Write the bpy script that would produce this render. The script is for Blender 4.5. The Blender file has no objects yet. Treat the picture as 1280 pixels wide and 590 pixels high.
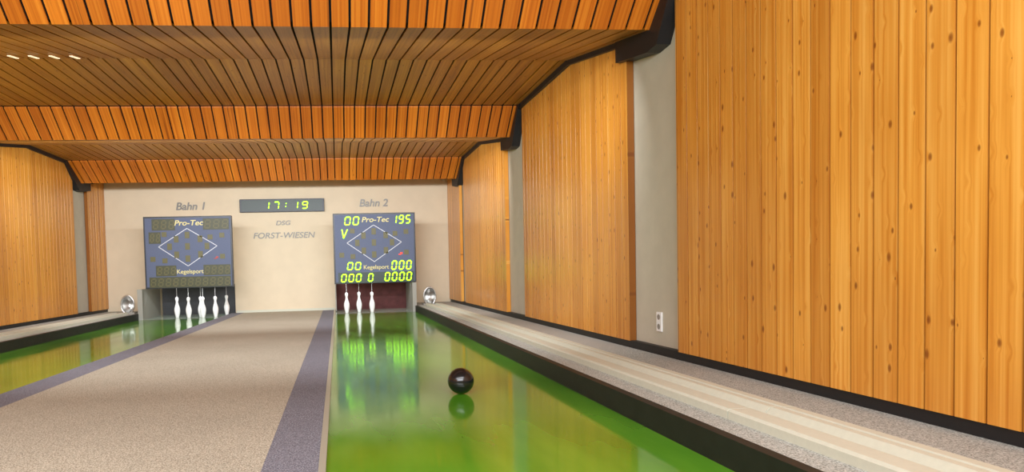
import bpy, bmesh, math, random
from mathutils import Matrix, Vector
random.seed(4)
S=bpy.context.scene
try:
    S.view_settings.view_transform='Standard'; S.view_settings.look='None'
except Exception: pass
COL=bpy.context.collection
# ------------------------------------------------------------ helpers
class MB:
    """mesh builder"""
    def __init__(s): s.v=[];s.f=[];s.m=[]
    def poly(s,pts,m=0):
        n=len(s.v); s.v+= [tuple(p) for p in pts]; s.f.append(tuple(range(n,n+len(pts)))); s.m.append(m)
    def box(s,lo,hi,m=0):
        x0,y0,z0=lo;x1,y1,z1=hi
        n=len(s.v)
        s.v+=[(x0,y0,z0),(x1,y0,z0),(x1,y1,z0),(x0,y1,z0),(x0,y0,z1),(x1,y0,z1),(x1,y1,z1),(x0,y1,z1)]
        for q in [(0,3,2,1),(4,5,6,7),(0,1,5,4),(1,2,6,5),(2,3,7,6),(3,0,4,7)]:
            s.f.append(tuple(n+i for i in q)); s.m.append(m)
    def prism(s,prof,axis,a,b,m=0,closed=True):
        """prof: list of 2D points, extruded along axis from a to b. axis 0: prof=(y,z); 1: prof=(x,z); 2: prof=(x,y)"""
        n=len(s.v);k=len(prof)
        def P(p,t):
            return (t,p[0],p[1]) if axis==0 else ((p[0],t,p[1]) if axis==1 else (p[0],p[1],t))
        s.v+=[P(p,a) for p in prof]+[P(p,b) for p in prof]
        for i in range(k if closed else k-1):
            j=(i+1)%k
            s.f.append((n+i,n+j,n+k+j,n+k+i)); s.m.append(m)
        if closed:
            s.f.append(tuple(n+i for i in range(k))[::-1]); s.m.append(m)
            s.f.append(tuple(n+k+i for i in range(k))); s.m.append(m)
    def lathe(s,prof,c,n=24,m=0):
        b=len(s.v);k=len(prof)
        for i in range(n):
            a=2*math.pi*i/n
            for r,z in prof: s.v.append((c[0]+r*math.cos(a),c[1]+r*math.sin(a),c[2]+z))
        for i in range(n):
            j=(i+1)%n
            for q in range(k-1):
                s.f.append((b+i*k+q,b+j*k+q,b+j*k+q+1,b+i*k+q+1)); s.m.append(m)
    def obj(s,name,mats,parent=None,smooth=False,bevel=0,fixn=True):
        me=bpy.data.meshes.new(name); me.from_pydata(s.v,[],s.f)
        if not isinstance(mats,(list,tuple)): mats=[mats]
        for q in mats: me.materials.append(q)
        for p,mi in zip(me.polygons,s.m): p.material_index=mi
        if fixn:
            bm=bmesh.new();bm.from_mesh(me);bmesh.ops.remove_doubles(bm,verts=bm.verts,dist=1e-6)
            bmesh.ops.recalc_face_normals(bm,faces=bm.faces);bm.to_mesh(me);bm.free()
        if smooth:
            for p in me.polygons: p.use_smooth=True
        ob=bpy.data.objects.new(name,me);COL.objects.link(ob)
        if parent: ob.parent=parent
        if bevel:
            b=ob.modifiers.new('bev','BEVEL');b.width=bevel;b.segments=2;b.limit_method='ANGLE'
        return ob
def empty(name,loc=(0,0,0)):
    e=bpy.data.objects.new(name,None);COL.objects.link(e);e.location=loc;e.empty_display_size=.1;return e
class NT:
    def __init__(s,name):
        s.mat=bpy.data.materials.new(name);s.mat.use_nodes=True;s.t=s.mat.node_tree
        s.b=s.t.nodes['Principled BSDF']
    def n(s,ty,**k):
        x=s.t.nodes.new(ty)
        for a,b in k.items(): setattr(x,a,b)
        return x
    def l(s,a,b): s.t.links.new(a,b)
    def m(s,op,a,b=None,c=None):
        x=s.n('ShaderNodeMath',operation=op)
        for i,q in enumerate((a,b,c)):
            if q is None: continue
            if isinstance(q,(int,float)): x.inputs[i].default_value=q
            else: s.l(q,x.inputs[i])
        return x.outputs[0]
    def ramp(s,fac,stops):
        x=s.n('ShaderNodeValToRGB');r=x.color_ramp
        while len(r.elements)<len(stops): r.elements.new(.5)
        for e,(p,c) in zip(r.elements,stops): e.position=p;e.color=(*c,1) if len(c)==3 else c
        s.l(fac,x.inputs[0]);return x.outputs[0]
    def mix(s,fac,a,b,blend='MIX'):
        x=s.n('ShaderNodeMix',data_type='RGBA',blend_type=blend)
        for i,q in ((0,fac),(6,a),(7,b)):
            if isinstance(q,(int,float)): x.inputs[i].default_value=q
            elif isinstance(q,tuple): x.inputs[i].default_value=(*q,1)
            else: s.l(q,x.inputs[i])
        return x.outputs[2]
def L(r,g,b):
    f=lambda c:(c/255/12.92 if c/255<=.04045 else ((c/255+.055)/1.055)**2.4)
    return (f(r),f(g),f(b))
def plain(name,col,rough=.5,metal=0,noise=0,nscale=40,emit=None,es=1,coat=0):
    t=NT(name)
    t.b.inputs['Roughness'].default_value=rough;t.b.inputs['Metallic'].default_value=metal
    t.b.inputs['Coat Weight'].default_value=coat
    tc=t.n('ShaderNodeTexCoord');nz=t.n('ShaderNodeTexNoise');nz.inputs['Scale'].default_value=nscale;nz.inputs['Detail'].default_value=3
    t.l(tc.outputs['Object'],nz.inputs['Vector'])
    a=tuple(c*(1-noise) for c in col);b=tuple(min(1,c*(1+noise)) for c in col)
    t.l(t.ramp(nz.outputs[0],[(.3,a),(.7,b)]),t.b.inputs['Base Color'])
    if emit:
        t.b.inputs['Emission Color'].default_value=(*emit,1);t.b.inputs['Emission Strength'].default_value=es
    return t.mat
def wood(name,mode,pitch,dark,mid,light,rough=.28,knots=True,var=.35,seam=False):
    t=NT(name)
    tc=t.n('ShaderNodeTexCoord');sp=t.n('ShaderNodeSeparateXYZ');t.l(tc.outputs['Object'],sp.inputs[0])
    X,Y,Z=sp.outputs
    if mode=='wall': ac,al=Y,Z
    else: ac,al=X,t.m('ADD',Y,Z)
    q=t.m('DIVIDE',ac,pitch)
    idn=t.m('FLOOR',q)
    wn=t.n('ShaderNodeTexWhiteNoise',noise_dimensions='1D');t.l(idn,wn.inputs['W'])
    wn2=t.n('ShaderNodeTexWhiteNoise',noise_dimensions='1D');t.l(t.m('ADD',idn,77.3),wn2.inputs['W'])
    off=t.m('MULTIPLY',wn.outputs[0],31.)
    # knots
    cv=t.n('ShaderNodeCombineXYZ');t.l(t.m('MULTIPLY',ac,11.),cv.inputs[0]);t.l(t.m('ADD',t.m('MULTIPLY',al,5.5),off),cv.inputs[1])
    vo=t.n('ShaderNodeTexVoronoi',voronoi_dimensions='2D');vo.inputs['Scale'].default_value=1;t.l(cv.outputs[0],vo.inputs['Vector'])
    sc=t.n('ShaderNodeSeparateColor');t.l(vo.outputs['Color'],sc.inputs[0])
    size=t.m('MULTIPLY',t.m('MAXIMUM',t.m('SUBTRACT',sc.outputs[0],.4),0.),.24)
    kn=t.m('DIVIDE',vo.outputs['Distance'],t.m('ADD',size,.0001))
    kmask=t.ramp(kn,[(0.0,(1,1,1)),(.5,(.8,.8,.8)),(1.,(0,0,0))])
    halo=t.ramp(vo.outputs['Distance'],[(0,(1,1,1)),(.22,(0,0,0))])
    # grain
    cg=t.n('ShaderNodeCombineXYZ');t.l(t.m('ADD',t.m('MULTIPLY',ac,60.),t.m('MULTIPLY',halo,.8)),cg.inputs[0]);t.l(t.m('ADD',t.m('MULTIPLY',al,.7),off),cg.inputs[1]);t.l(off,cg.inputs[2])
    ng=t.n('ShaderNodeTexNoise');ng.inputs['Scale'].default_value=1.;ng.inputs['Detail'].default_value=4;ng.inputs['Distortion'].default_value=.1;t.l(cg.outputs[0],ng.inputs['Vector'])
    col=t.ramp(ng.outputs[0],[(.3,dark),(.5,mid),(.68,light)])
    nb=t.n('ShaderNodeTexNoise');nb.inputs['Scale'].default_value=1.6;t.l(tc.outputs['Object'],nb.inputs['Vector'])
    col=t.mix(1.,col,t.ramp(nb.outputs[0],[(.35,(.92,.88,.82)),(.65,(1,1,1))]),'MULTIPLY')
    # per board tint
    v=t.m('ADD',t.m('MULTIPLY',wn2.outputs[0],var),1-var*.55)
    vc=t.n('ShaderNodeCombineColor');t.l(v,vc.inputs[0]);t.l(t.m('POWER',v,1.35),vc.inputs[1]);t.l(t.m('POWER',v,1.6),vc.inputs[2])
    col=t.mix(1.,col,vc.outputs[0],'MULTIPLY')
    if knots: col=t.mix(t.m('MULTIPLY',kmask,.85),col,L(120,54,14))
    if seam:
        # darker tone along the machined groove between two boards
        fr=t.m('ABSOLUTE',t.m('SUBTRACT',t.m('FRACT',q),.5))
        sm=t.ramp(fr,[(.45,(0,0,0)),(.485,(1,1,1))])
        col=t.mix(t.m('MULTIPLY',sm,.8),col,L(112,56,16))
    t.l(col,t.b.inputs['Base Color'])
    t.b.inputs['Roughness'].default_value=rough
    bp=t.n('ShaderNodeBump');bp.inputs['Strength'].default_value=.12;bp.inputs['Distance'].default_value=.003
    t.l(ng.outputs[0],bp.inputs['Height']);t.l(bp.outputs[0],t.b.inputs['Normal'])
    return t.mat
def carpet(name,c1,c2,c3,scale=150):
    t=NT(name);tc=t.n('ShaderNodeTexCoord')
    nz=t.n('ShaderNodeTexNoise');nz.inputs['Scale'].default_value=scale;nz.inputs['Detail'].default_value=2;nz.inputs['Roughness'].default_value=.8
    t.l(tc.outputs['Object'],nz.inputs['Vector'])
    n2=t.n('ShaderNodeTexNoise');n2.inputs['Scale'].default_value=1.3;t.l(tc.outputs['Object'],n2.inputs['Vector'])
    col=t.ramp(nz.outputs[0],[(.36,c1),(.5,c2),(.64,c3)])
    col=t.mix(1.,col,t.ramp(n2.outputs[0],[(.3,(.9,.9,.9)),(.7,(1,1,1))]),'MULTIPLY')
    t.l(col,t.b.inputs['Base Color']);t.b.inputs['Roughness'].default_value=.95
    bp=t.n('ShaderNodeBump');bp.inputs['Strength'].default_value=.3;bp.inputs['Distance'].default_value=.003
    t.l(nz.outputs[0],bp.inputs['Height']);t.l(bp.outputs[0],t.b.inputs['Normal'])
    return t.mat
def lane_mat():
    t=NT('green_lane_coating');tc=t.n('ShaderNodeTexCoord')
    mp=t.n('ShaderNodeMapping');mp.inputs['Scale'].default_value=(3.,.7,1);t.l(tc.outputs['Object'],mp.inputs[0])
    nz=t.n('ShaderNodeTexNoise');nz.inputs['Scale'].default_value=1.2;nz.inputs['Detail'].default_value=4;t.l(mp.outputs[0],nz.inputs['Vector'])
    t.l(t.ramp(nz.outputs[0],[(.3,L(72,134,26)),(.7,L(100,160,42))]),t.b.inputs['Base Color'])
    n2=t.n('ShaderNodeTexNoise');n2.inputs['Scale'].default_value=2.;n2.inputs['Detail'].default_value=6;t.l(mp.outputs[0],n2.inputs['Vector'])
    t.l(t.ramp(n2.outputs[0],[(.3,(.06,)*3),(.7,(.14,)*3)]),t.b.inputs['Roughness'])
    t.b.inputs['IOR'].default_value=1.6
    n3=t.n('ShaderNodeTexNoise');n3.inputs['Scale'].default_value=4.;n3.inputs['Detail'].default_value=2;t.l(tc.outputs['Object'],n3.inputs['Vector'])
    bp=t.n('ShaderNodeBump');bp.inputs['Strength'].default_value=.06;bp.inputs['Distance'].default_value=.003
    t.l(n3.outputs[0],bp.inputs['Height']);t.l(bp.outputs[0],t.b.inputs['Normal'])
    return t.mat
WP=.125; CP=.135
M=dict(
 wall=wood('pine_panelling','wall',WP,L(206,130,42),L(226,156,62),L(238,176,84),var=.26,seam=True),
 ceil=wood('soffit_pine_shaded','ceil',CP,L(148,92,22),L(172,112,32),L(188,130,42),rough=.4,var=.28),  # same pine as the risers, with their shade painted into a darker ochre
 riser=wood('riser_pine_lit','ceil',CP,L(186,96,20),L(212,120,30),L(226,138,42),rough=.4,var=.3),  # same pine again, the warmer light on the risers painted into the colour
 grey=plain('painted_grey_wall',L(196,190,170),.8,noise=.04,nscale=6),
 beige=plain('painted_beige_wall',L(224,209,180),.8,noise=.03,nscale=4),
 black=plain('black_trim',L(26,26,28),.5,noise=.1),
 backing=plain('dark_backing',L(10,8,6),.9),
 carpet=carpet('speckled_carpet',L(124,115,98),L(178,168,147),L(216,206,185)),
 stripe=carpet('blue_grey_carpet',L(78,77,86),L(119,117,126),L(158,156,164)),
 plat=carpet('platform_carpet',L(124,125,116),L(176,177,168),L(210,211,203)),
 lane=lane_mat(),
 curb=plain('black_curb',L(30,31,28),.6,noise=.25,nscale=12),
 cream=plain('cream_rail',L(208,209,190),.55,noise=.03),
 alu=plain('aluminium_strip',L(190,188,172),.35,.4),
 chrome=plain('chrome',(.62,.62,.6),.28,1.),
 white=plain('white_plastic',L(246,246,244),.25,coat=.3),
 ball=plain('black_ball',L(24,24,26),.22,noise=.2,nscale=15,coat=.4),
 board=plain('scoreboard_blue',L(82,92,118),.6,noise=.04),
 frame=plain('scoreboard_frame',L(34,40,48),.4),
 lamp_off=plain('unlit_lamp_window',L(92,88,50),.5),
 strip_off=plain('unlit_display',L(64,66,40),.5),
 disp=plain('display_glass',L(40,56,48),.4),
 line=plain('white_line',L(205,208,215),.5),
 led=plain('green_led',L(120,220,0),.5,emit=(.42,1.,.0),es=2.8),
 red=plain('red_led',L(230,40,10),.5,emit=(1.,.06,.01),es=1.0),
 redoff=plain('red_lamp_unlit',L(165,60,50),.5),
 silver=plain('silver_letter',L(122,120,114),.45,.3),
 gold=plain('gold_letter',L(216,204,140),.5),
 maroon=plain('maroon_curtain',L(112,60,58),.7,noise=.2,nscale=8),
 pitgrey=plain('pit_grey',L(70,72,76),.6,noise=.1),
 postgrey=plain('pit_cheek_grey',L(150,148,138),.5),
 deck=plain('pin_deck_plate',L(165,182,165),.12,noise=.05),
 floor=plain('concrete',L(90,85,75),.9,noise=.1),
 string=plain('pin_cord',L(225,225,225),.6),
 glint=plain('warm_glint',(1,.85,.6),.5,emit=(1,.8,.5),es=.5),  # glow painted for glints on the ceiling boards, no lamp there
 hole=plain('socket_hole',L(150,145,135),.6),
)
# ------------------------------------------------------------ room shell
Y0,YB=-2.0,13.4
XR,XL=2.45,-4.76
PZ=.1156
b=MB();b.box((XL-.2,Y0-.2,-.2),(XR+.2,15,-.06));b.obj('floor',M['floor'])
b=MB();b.box((XR,Y0-.2,-.06),(XR+.2,YB+1.4,3.3));b.obj('wall_right',M['grey'])
b=MB();b.box((XL-.2,Y0-.2,-.06),(XL,YB+1.4,3.3));b.obj('wall_left',M['grey'])
b=MB();b.box((XL,Y0-.2,-.06),(XR,Y0,3.3));b.obj('wall_front',M['beige'])
OP=[(-3.66,-2.14),(-.06,1.5)];OZ=.62
b=MB()
b.box((XL,YB,OZ),(XR,YB+.15,3.3));b.box((XL,YB,-.06),(OP[0][0],YB+.15,OZ));b.box((OP[0][1],YB,-.06),(OP[1][0],YB+.15,OZ));b.box((OP[1][1],YB,-.06),(XR,YB+.15,OZ))
b.obj('wall_back',M['beige'],fixn=False)
b=MB();b.box((OP[0][1]+.02,YB-.02,.013),(OP[1][0]-.02,YB,.06));b.obj('baseboard_back',M['cream'])
# ceiling
prof=[(-2.,2.87),(.38,2.87),(.73,2.53),(2.44,2.87),(4.18,2.87),(4.53,2.53),(6.24,2.87),(7.98,2.87),(8.33,2.55),(10.2,2.87),(11.6,2.87),(12.15,2.56),(13.38,2.80)]
CXL,CXR=-4.70,2.385
b=MB()
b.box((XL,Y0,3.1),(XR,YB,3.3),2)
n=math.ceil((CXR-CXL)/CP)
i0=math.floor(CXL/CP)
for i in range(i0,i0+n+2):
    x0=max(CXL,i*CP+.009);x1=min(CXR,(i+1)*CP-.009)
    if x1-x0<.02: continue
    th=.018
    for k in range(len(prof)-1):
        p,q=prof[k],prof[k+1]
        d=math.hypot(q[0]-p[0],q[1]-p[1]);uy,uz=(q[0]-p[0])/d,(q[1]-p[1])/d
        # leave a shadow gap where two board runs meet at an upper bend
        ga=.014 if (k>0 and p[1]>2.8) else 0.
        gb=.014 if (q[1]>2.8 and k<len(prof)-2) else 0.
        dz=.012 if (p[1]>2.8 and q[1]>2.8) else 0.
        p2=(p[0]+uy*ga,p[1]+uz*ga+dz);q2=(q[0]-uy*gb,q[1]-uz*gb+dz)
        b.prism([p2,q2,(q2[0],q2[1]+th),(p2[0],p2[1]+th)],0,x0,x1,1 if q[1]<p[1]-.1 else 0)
for k in range(len(prof)-1):
    p,q=prof[k],prof[k+1]
    b.poly([(XL,p[0],p[1]+.035),(XR,p[0],p[1]+.035),(XR,q[0],q[1]+.035),(XL,q[0],q[1]+.035)],2)
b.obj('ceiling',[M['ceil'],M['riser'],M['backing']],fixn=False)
def zc(y):
    for p,q in zip(prof[:-1],prof[1:]):
        if p[0]<=y<=q[0]: return p[1]+(q[1]-p[1])*(y-p[0])/(q[0]-p[0])
# black trims following ceiling on both sides : slim over the panels, deep over the recesses
for k,(xa,xb,xc) in enumerate([(2.355,2.449,2.34),(-4.759,-4.665,-4.65)]):
    b=MB()
    for j in range(len(prof)-1):
        p,q=prof[j],prof[j+1]
        b.prism([(p[0],p[1]-.045),(q[0],q[1]-.045),(q[0],q[1]+.02),(p[0],p[1]+.02)],0,xa,xb)
    for (ya,ye,yb) in ((.38,.73,1.3),(4.18,4.53,5.10),(7.98,8.33,8.80),(11.6,12.15,12.6)):
        za,ze,zb=zc(ya),zc(ye),zc(yb)
        lo,hi=(min(xa,xc),max(xb,xc))
        b.prism([(ya-.1,za),(ya-.02,za-.06),(ye-.1,ze-.14),(ye+.05,ze-.15),(yb,zb-.17),(yb,zb),(ye,ze+.005),(ya,za+.005)],0,lo,hi)
    b.obj('trim_%d'%(k+1),M['black'])
# wood wall panels with V-grooved boards
def panel(xf,side,ya,yb,z0=.175,z1=3.05):
    b=MB();pts=[]
    k=math.floor(ya/WP)
    g=.005;d=.010
    pts.append((xf,ya))
    k+=1
    while k*WP<yb-.01:
        yy=k*WP
        if yy>ya+.01:
            pts+= [(xf,yy-g),(xf+side*d,yy-.002),(xf+side*d,yy+.002),(xf,yy+g)]
        k+=1
    pts.append((xf,yb))
    back=xf+side*.055
    pts+=[(back,yb),(back,ya)]
    b.prism(pts,2,z0,z1)
    return b.obj('wood_panelling',M['wall'])
FR=2.39
panel(FR,1,Y0+.01,4.26);panel(FR,1,5.0,7.93);panel(FR,1,8.80,11.72);panel(FR-.01,1,12.08,YB-.01)
FL=-4.70
panel(FL,-1,Y0+.01,4.26);panel(FL,-1,5.0,7.93);panel(FL,-1,8.80,11.88);panel(FL+.01,-1,12.5,YB-.01)
# baseboards
b=MB();b.box((FR+.012,Y0,PZ),(XR,YB,.178));b.obj('baseboard_right',M['black'])
b=MB();b.box((XL,Y0,PZ),(FL-.012,YB,.178));b.obj('baseboard_left',M['black'])
# ------------------------------------------------------------ lanes and floor
WLn,WLf=-2.38,-2.22   # walkway left edge near/far
WR=-.07; LR=1.49; LL=-3.74; YL=12.15
b=MB();b.box((WR,Y0,-.05),(LR,YL,0));b.obj('bowling_lane',M['lane'])
b=MB();b.prism([(LL,Y0),(WLn,Y0),(WLn,4),(WLf,YL),(LL,YL)],2,-.05,0);b.obj('bowling_lane',M['lane'])
# pin decks
b=MB();b.box((WR,YL,-.05),(LR,14.3,0));b.obj('pin_deck',M['deck'])
b=MB();b.box((LL,YL,-.05),(WLf,14.3,0));b.obj('pin_deck',M['deck'])
# walkway
e=empty('carpet_walkway')
b=MB();b.prism([(WLn+.26,Y0),(-.33,Y0),(-.33,YB),(WLf+.25,YB),(WLn+.26,4)],2,-.05,.012);b.obj('carpet_field',M['carpet'],e)
b=MB();b.box((-.33,Y0,-.05),(-.10,YB,.012));b.prism([(WLn,Y0),(WLn+.26,Y0),(WLn+.26,4),(WLf+.25,YB),(WLf,YB),(WLn,4)],2,-.05,.012);b.obj('carpet_borders',M['stripe'],e)
b=MB();b.box((-.10,Y0,-.05),(WR,YB,.016));b.obj('edge_strip',M['alu'],e)
# platforms
e=empty('side_platform')
b=MB();b.box((LR+.05,Y0,-.05),(XR,YB,PZ));b.obj('carpet_top',M['plat'],e)
b=MB();b.box((LR,Y0,-.05),(LR+.05,YB,PZ+.004));b.obj('curb',M['curb'],e)
e=empty('side_platform')
b=MB();b.box((XL,Y0,-.05),(LL-.05,YB,PZ));b.obj('carpet_top',M['plat'],e)
b=MB();b.box((LL-.05,Y0,-.05),(LL,YB,PZ+.004));b.obj('curb',M['curb'],e)
# ball return rails
def rails(xa,xb,sgn):
    e=empty('ball_return_rail')
    W=xb-xa;z=PZ
    prof=[(0,0),(0,.035),(.012,.045),(.10,.045),(.112,.032),(.13,.014),(.15,.010),(.17,.014),(.188,.032),(.20,.045),(.235,.045),(.245,.03),(.255,.03),(.265,.042),(W-.012,.042),(W,.03),(W,0)]
    pts=[((xa+u) if sgn>0 else (xb-u),z+v) for u,v in prof]
    y=-1.8;i=0
    while y<12.1:
        y2=min(y+2.2,12.1)
        b=MB();b.prism(pts,1,y,y2-.006);i+=1
        b.obj('rail_section_%d'%i,M['cream'],e)
        y=y2
rails(1.68,2.0,1);rails(-4.22,-3.9,-1)
# ------------------------------------------------------------ pin pits
for k,(xa,xb,mt) in enumerate([(OP[0][0],OP[0][1],'pitgrey'),(OP[1][0],OP[1][1],'maroon')]):
    e=empty('pin_pit')
    b=MB();b.box((xa,13.55,0),(xb,13.6,OZ+.02));b.obj('back_curtain',M[mt],e)
    b=MB()
    b.box((xa-.09,12.2,0),(xa,YB,.575)) if k==0 else b.box((xa-.0,12.95,0.016),(xa+.02,YB,.6))
    if k==1: b.box((xb-.06,12.2,0),(xb+.02,YB,.57))
    b.obj('cheek',M['postgrey'],e)
# ------------------------------------------------------------ 7 segment digits and scoreboards
SEG={'0':'abcdef','1':'bc','2':'abged','3':'abgcd','4':'fgbc','5':'afgcd','6':'afgedc','7':'abc','8':'abcdefg','9':'abcdfg','V':'V',':':':',' ':''}
def digit(b,ch,x,z,w,h,y):
    """lower-left x,z"""
    t=h*.13;sk=.14
    def q(pts): b.poly([(x+px+sk*pz,y,z+pz) for px,pz in pts])
    def hs(zc): q([(t*.7,zc),(t*1.2,zc-t/2),(w-t*1.2,zc-t/2),(w-t*.7,zc),(w-t*1.2,zc+t/2),(t*1.2,zc+t/2)])
    def vs(xc,za,zb): q([(xc,za+t*.2),(xc+t/2,za+t*.7),(xc+t/2,zb-t*.7),(xc,zb-t*.2),(xc-t/2,zb-t*.7),(xc-t/2,za+t*.7)])
    if ch=='V':
        for s in (-1,1):
            q([(w/2-t*.5,0),(w/2+t*.5,0),(w/2+s*w*.42+t*.5,h),(w/2+s*w*.42-t*.5,h)])
        return
    if ch==':':
        for zz in (.28,.66): q([(w*.4,h*zz),(w*.4+t,h*zz),(w*.4+t,h*zz+t),(w*.4,h*zz+t)])
        return
    for s in SEG[ch]:
        if s=='a':hs(h-t/2)
        if s=='g':hs(h/2)
        if s=='d':hs(t/2)
        if s=='b':vs(w-t/2,h/2,h-t/2)
        if s=='c':vs(w-t/2,t/2,h/2)
        if s=='f':vs(t/2,h/2,h-t/2)
        if s=='e':vs(t/2,t/2,h/2)
def text(body,x,z,y,size,mat,parent,name,ext=.004,shear=.2,bold=.0,sx=1.):
    c=bpy.data.curves.new(name,'FONT');c.body=body;c.size=size;c.align_x='CENTER';c.align_y='CENTER';c.extrude=ext;c.shear=shear;c.offset=bold
    c.materials.append(mat)
    o=bpy.data.objects.new(name,c);COL.objects.link(o);o.location=(x,y,z);o.rotation_euler=(math.pi/2,0,0);o.scale=(sx,1,1)
    if parent:o.parent=parent
    return o
def scoreboard(x0,x1,z0,z1,lit):
    e=empty('scoreboard')
    yf=12.26
    W=x1-x0;H=z1-z0
    u=lambda t:x0+t/104*W
    v=lambda t:z1-t/88*H
    b=MB();b.box((x0,yf,z0),(x1,yf+.09,z1));b.obj('housing',M['frame'],e,bevel=.006)
    b=MB();b.box((x0+.03,yf-.006,z0+.03),(x1-.03,yf+.002,z1-.03));b.obj('face_panel',M['board'],e)
    xa,xb=(.12,1.38) if lit else (-3.45,-2.2)
    b=MB();b.box((xa,yf+.09,z0+.06),(xb,YB,z1-.1));b.obj('mechanism_cabinet',M['beige'],e)
    y=yf-.010
    b=MB()
    wins=[(10,3,37,17),(70,3,101,17),(6,19,20,33),(13,60,37,73),(69,60,101,73),(5,74,101,87)]
    if lit: wins=[wins[-1]]
    for a,c,d,f in wins: b.box((u(a),y,v(f)),(u(d),y+.006,v(c)))
    b.obj('display_windows',M['disp'] if lit else M['strip_off'],e)
    # diamond
    b=MB();P=[(17,37),(51,15),(86,37),(51,61)]
    for i in range(4):
        p,q=P[i],P[(i+1)%4]
        a=Vector((u(p[0]),v(p[1])));c=Vector((u(q[0]),v(q[1])));d=(c-a).normalized();nn=Vector((-d.y,d.x))*.006
        b.poly([(a.x-nn.x,y,a.y-nn.y),(c.x-nn.x,y,c.y-nn.y),(c.x+nn.x,y,c.y+nn.y),(a.x+nn.x,y,a.y+nn.y)])
    b.obj('diamond_outline',M['line'],e)
    b=MB()
    for a,c in [(51,23),(38,28),(66,28),(30,37),(51,37),(74,37),(38,47),(66,47),(51,52)]:
        b.box((u(a-2.8),y,v(c+4)),(u(a+2.8),y+.006,v(c-4)))
    for a,c in [(10,52),(24,54),(92,50),(78,26),(92,24),(24,22)]: b.box((u(a-3),y,v(c+3)),(u(a+3),y+.006,v(c-3)))
    b.obj('lamp_windows',M['lamp_off'],e)
    text('Pro-Tec',u(53),v(8.5),y,.14,M['gold'],e,'header_lettering',bold=.002,sx=1.15)
    text('Kegelsport',u(53),v(68),y,.112,M['gold'],e,'footer_lettering',shear=0,bold=.001)
    b=MB();b.box((u(84),y-.002,v(52)),(u(87),y+.004,v(50)));
    b.poly([(u(82),y-.003,v(53)),(u(85),y-.003,v(53)),(u(85),y-.003,v(52)),(u(82),y-.003,v(52))])
    b.obj('red_indicator',M['red'] if lit else M['redoff'],e)
    if lit:
        b=MB();yy=y-.003
        def row(s,a,c,top,bot):
            n=len(s);w=(c-a)/n
            for i,ch in enumerate(s): digit(b,ch,u(a+i*w+w*.08),v(bot),(w*.74)/104*W,(bot-top)/88*H,yy)
        row('00',13,34,4,15);row('195',73,99,3,14);row('V',8,19,20,31)
        row('00',15,35,61,71);row('000',71,99,60,72)
        row('000',7,35,75.5,86);row('0',41,50,75.5,86);row('0000',62,99,74.5,86)
        b.obj('green_digits',M['led'],e,fixn=False)
    else:
        b=MB();yy=y-.002
        for a,c,d,f in wins:
            n=max(1,round((d-a)/9))
            for i in range(n):
                w=(d-a)/n
                digit(b,'8',u(a+i*w+w*.12),v(f-1.5),(w*.7)/104*W,(f-c-3)/88*H,yy)
        b.obj('unlit_digits',M['lamp_off'],e,fixn=False)
    return e
scoreboard(-3.61,-1.98,.58,1.935,False)
scoreboard(-.065,1.53,.575,1.935,True)
# clock
e=empty('digital_clock')
b=MB();b.box((-1.98,YB-.07,2.09),(-.24,YB-.001,2.36));b.obj('housing',M['frame'],e,bevel=.006)
b=MB();b.box((-1.94,YB-.075,2.115),(-.28,YB-.068,2.335));b.obj('display_glass',M['disp'],e)
b=MB();
x=-1.50
for ch in '17:19':
    w=.12
    digit(b,ch,x,2.145,w,.16,YB-.079); x+=.2 if ch!=':' else .19
b.obj('green_digits',M['led'],e,fixn=False)
e=empty('metal_lettering')
text('Bahn 1',-2.98,2.235,YB-.012,.22,M['silver'],e,'lane_one_letters',ext=.01,bold=.003)
text('Bahn 2',.79,2.245,YB-.012,.22,M['silver'],e,'lane_two_letters',ext=.01,bold=.003)
text('DSG',-1.11,1.86,YB-.012,.13,M['silver'],e,'club_initials',ext=.01,bold=.001,sx=1.2)
text('FORST-WIESEN',-1.10,1.60,YB-.012,.17,M['silver'],e,'club_letters',ext=.01,bold=.001,sx=1.1)
# ------------------------------------------------------------ pins
pinprof=[(0,0),(.028,0),(.032,.006),(.038,.04),(.050,.09),(.056,.14),(.053,.18),(.042,.22),(.029,.26),(.0225,.295),(.022,.31),(.026,.33),(.033,.352),(.034,.37),(.030,.388),(.019,.399),(.006,.404),(0,.405)]
def pin(x,y,z=0):
    e=empty('bowling_pin',(x,y,z))
    b=MB();b.lathe(pinprof,(0,0,0),24);b.obj('pin_body',M['white'],e,smooth=True)
    b=MB();b.lathe([(.004,.403),(.004,.62)],(0,0,0),6);b.obj('cord',M['string'],e)
for p in [(.16,12.45),(.41,12.6),(.66,12.45),(-3.13,12.6),(-2.87,12.42),(-2.68,12.6),(-2.60,12.42),(-2.38,12.5),(-2.27,13.1)]: pin(*p)
# ball
b=bmesh.new();bmesh.ops.create_uvsphere(b,u_segments=48,v_segments=32,radius=.084)
me=bpy.data.meshes.new('bowling_ball');b.to_mesh(me);b.free();me.materials.append(M['ball'])
for p in me.polygons:p.use_smooth=True
o=bpy.data.objects.new('bowling_ball',me);COL.objects.link(o);o.location=(.768,3.98,.084)
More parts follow.
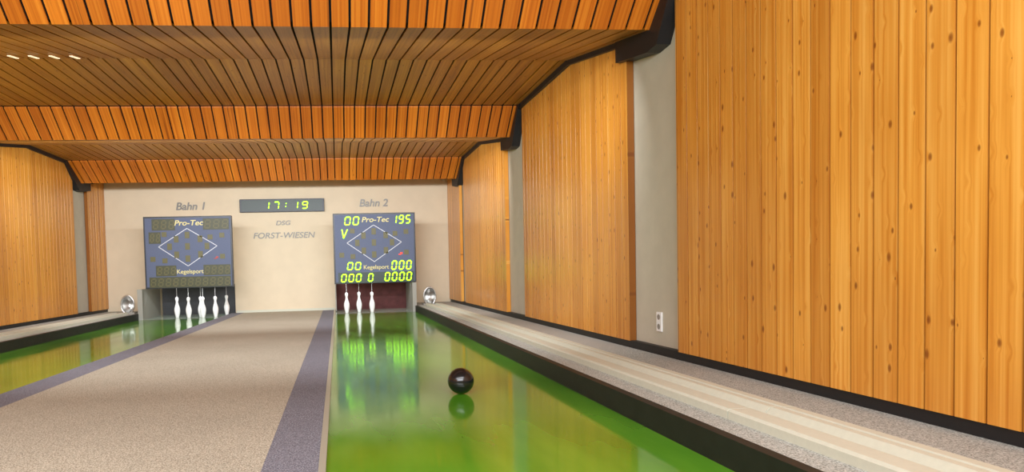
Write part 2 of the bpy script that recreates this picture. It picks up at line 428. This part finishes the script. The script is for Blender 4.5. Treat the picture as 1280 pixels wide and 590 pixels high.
# ball return hoods
def hood(x,y):
    e=empty('ball_return_hood',(x,y,PZ))
    b=MB();n=20;m=10
    rx,rz,ry=.12,.17,.2
    grid=[]
    for j in range(m+1):
        ph=j/m*math.pi/2*.98
        ring=[]
        for i in range(n):
            a=2*math.pi*i/n
            ring.append((rx*math.cos(a)*math.cos(ph),ry*math.sin(ph),.175+rz*math.sin(a)*math.cos(ph)))
        grid.append(ring)
    base=len(b.v)
    for r in grid:b.v+=r
    for j in range(m):
        for i in range(n):
            k=(i+1)%n
            b.f.append((base+j*n+i,base+j*n+k,base+(j+1)*n+k,base+(j+1)*n+i));b.m.append(0)
    o=b.obj('shell',M['chrome'],e,smooth=True);s=o.modifiers.new('s','SOLIDIFY');s.thickness=.012
    b=MB();R=28;q=8
    for i in range(R):
        a=2*math.pi*i/R
        for j in range(q):
            c=2*math.pi*j/q;rr=1+.11*math.cos(c)
            b.v.append((rx*rr*math.cos(a),-.016*math.sin(c),.175+rz*rr*math.sin(a)))
    for i in range(R):
        for j in range(q):
            b.f.append((i*q+j,((i+1)%R)*q+j,((i+1)%R)*q+(j+1)%q,i*q+(j+1)%q));b.m.append(0)
    b.obj('rim',M['chrome'],e,smooth=True)
    b=MB();b.box((-.13,-.05,0),(.13,.2,.03));b.obj('base',M['postgrey'],e)
hood(1.80,12.35);hood(-3.98,12.35)
# outlet
e=empty('power_outlet',(XR,4.62,.36))
b=MB();b.box((-.012,-.04,-.075),(0,.04,.075));b.obj('cover',M['white'],e,bevel=.004)
b=MB()
for zz in (-.037,.037):
    n=16;pts=[(-.0135,.022*math.cos(2*math.pi*i/n),zz+.022*math.sin(2*math.pi*i/n)) for i in range(n)]
    b.poly(pts)
b.obj('sockets',M['hole'],e,fixn=False)
# light glints on the ceiling boards at left, drawn as small glowing dashes
e=empty('ceiling_glints')
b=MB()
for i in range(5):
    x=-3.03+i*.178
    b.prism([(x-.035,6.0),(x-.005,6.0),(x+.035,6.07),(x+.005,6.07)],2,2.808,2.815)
b.obj('glint_dashes',M['glint'],e)
# ------------------------------------------------------------ lights
WB=(.92,.95,1.)
def area(name,loc,direction,sx,sy,power,col=WB,spread=180):
    l=bpy.data.lights.new(name,'AREA');l.shape='RECTANGLE';l.size=sx;l.size_y=sy;l.energy=power;l.color=col;l.spread=math.radians(spread)
    o=bpy.data.objects.new(name,l);COL.objects.link(o);o.location=loc
    o.rotation_euler=Vector(direction).to_track_quat('-Z','Y').to_euler();return o
area('room_light',(-1.1,-1.2,1.9),(0,1,-.12),5.5,1.2,270)
area('fill_bar',(-1.1,.9,2.40),(0,1,-.7),6.2,.12,85,spread=140)  # added fill: this bar and the next two have no fixture
area('fill_bar',(-1.1,4.7,2.40),(0,1,-.6),6.2,.12,115,spread=140)
area('fill_bar',(-1.1,8.5,2.42),(0,1,-.42),6.2,.12,130,spread=140)
area('pit_lamp',(-2.85,12.33,.6),(0,.25,-1),1.3,.06,15)
area('pit_lamp',(.72,12.33,.6),(0,.25,-1),1.3,.06,12)
w=bpy.data.worlds.new('World');S.world=w;w.use_nodes=True
w.node_tree.nodes['Background'].inputs[0].default_value=(.9,.85,.75,1);w.node_tree.nodes['Background'].inputs[1].default_value=.3
# ------------------------------------------------------------ camera
R=Vector((0.9955245,-0.09097597,-0.02558025));U=Vector((0.02877018,0.03392641,0.99901015));F=Vector((0.09001807,0.99527255,-0.03639196))
cd=bpy.data.cameras.new('camera');cd.sensor_width=36;cd.sensor_fit='HORIZONTAL';cd.lens=788.6084*36/1280
cd.shift_x=(640-494.1636)/1280;cd.shift_y=(367.5117-295)/1280;cd.clip_start=.05
co=bpy.data.objects.new('camera',cd);COL.objects.link(co)
mw=Matrix(((R.x,U.x,-F.x,0),(R.y,U.y,-F.y,0),(R.z,U.z,-F.z,.8),(0,0,0,1)))
co.matrix_world=mw
S.camera=co
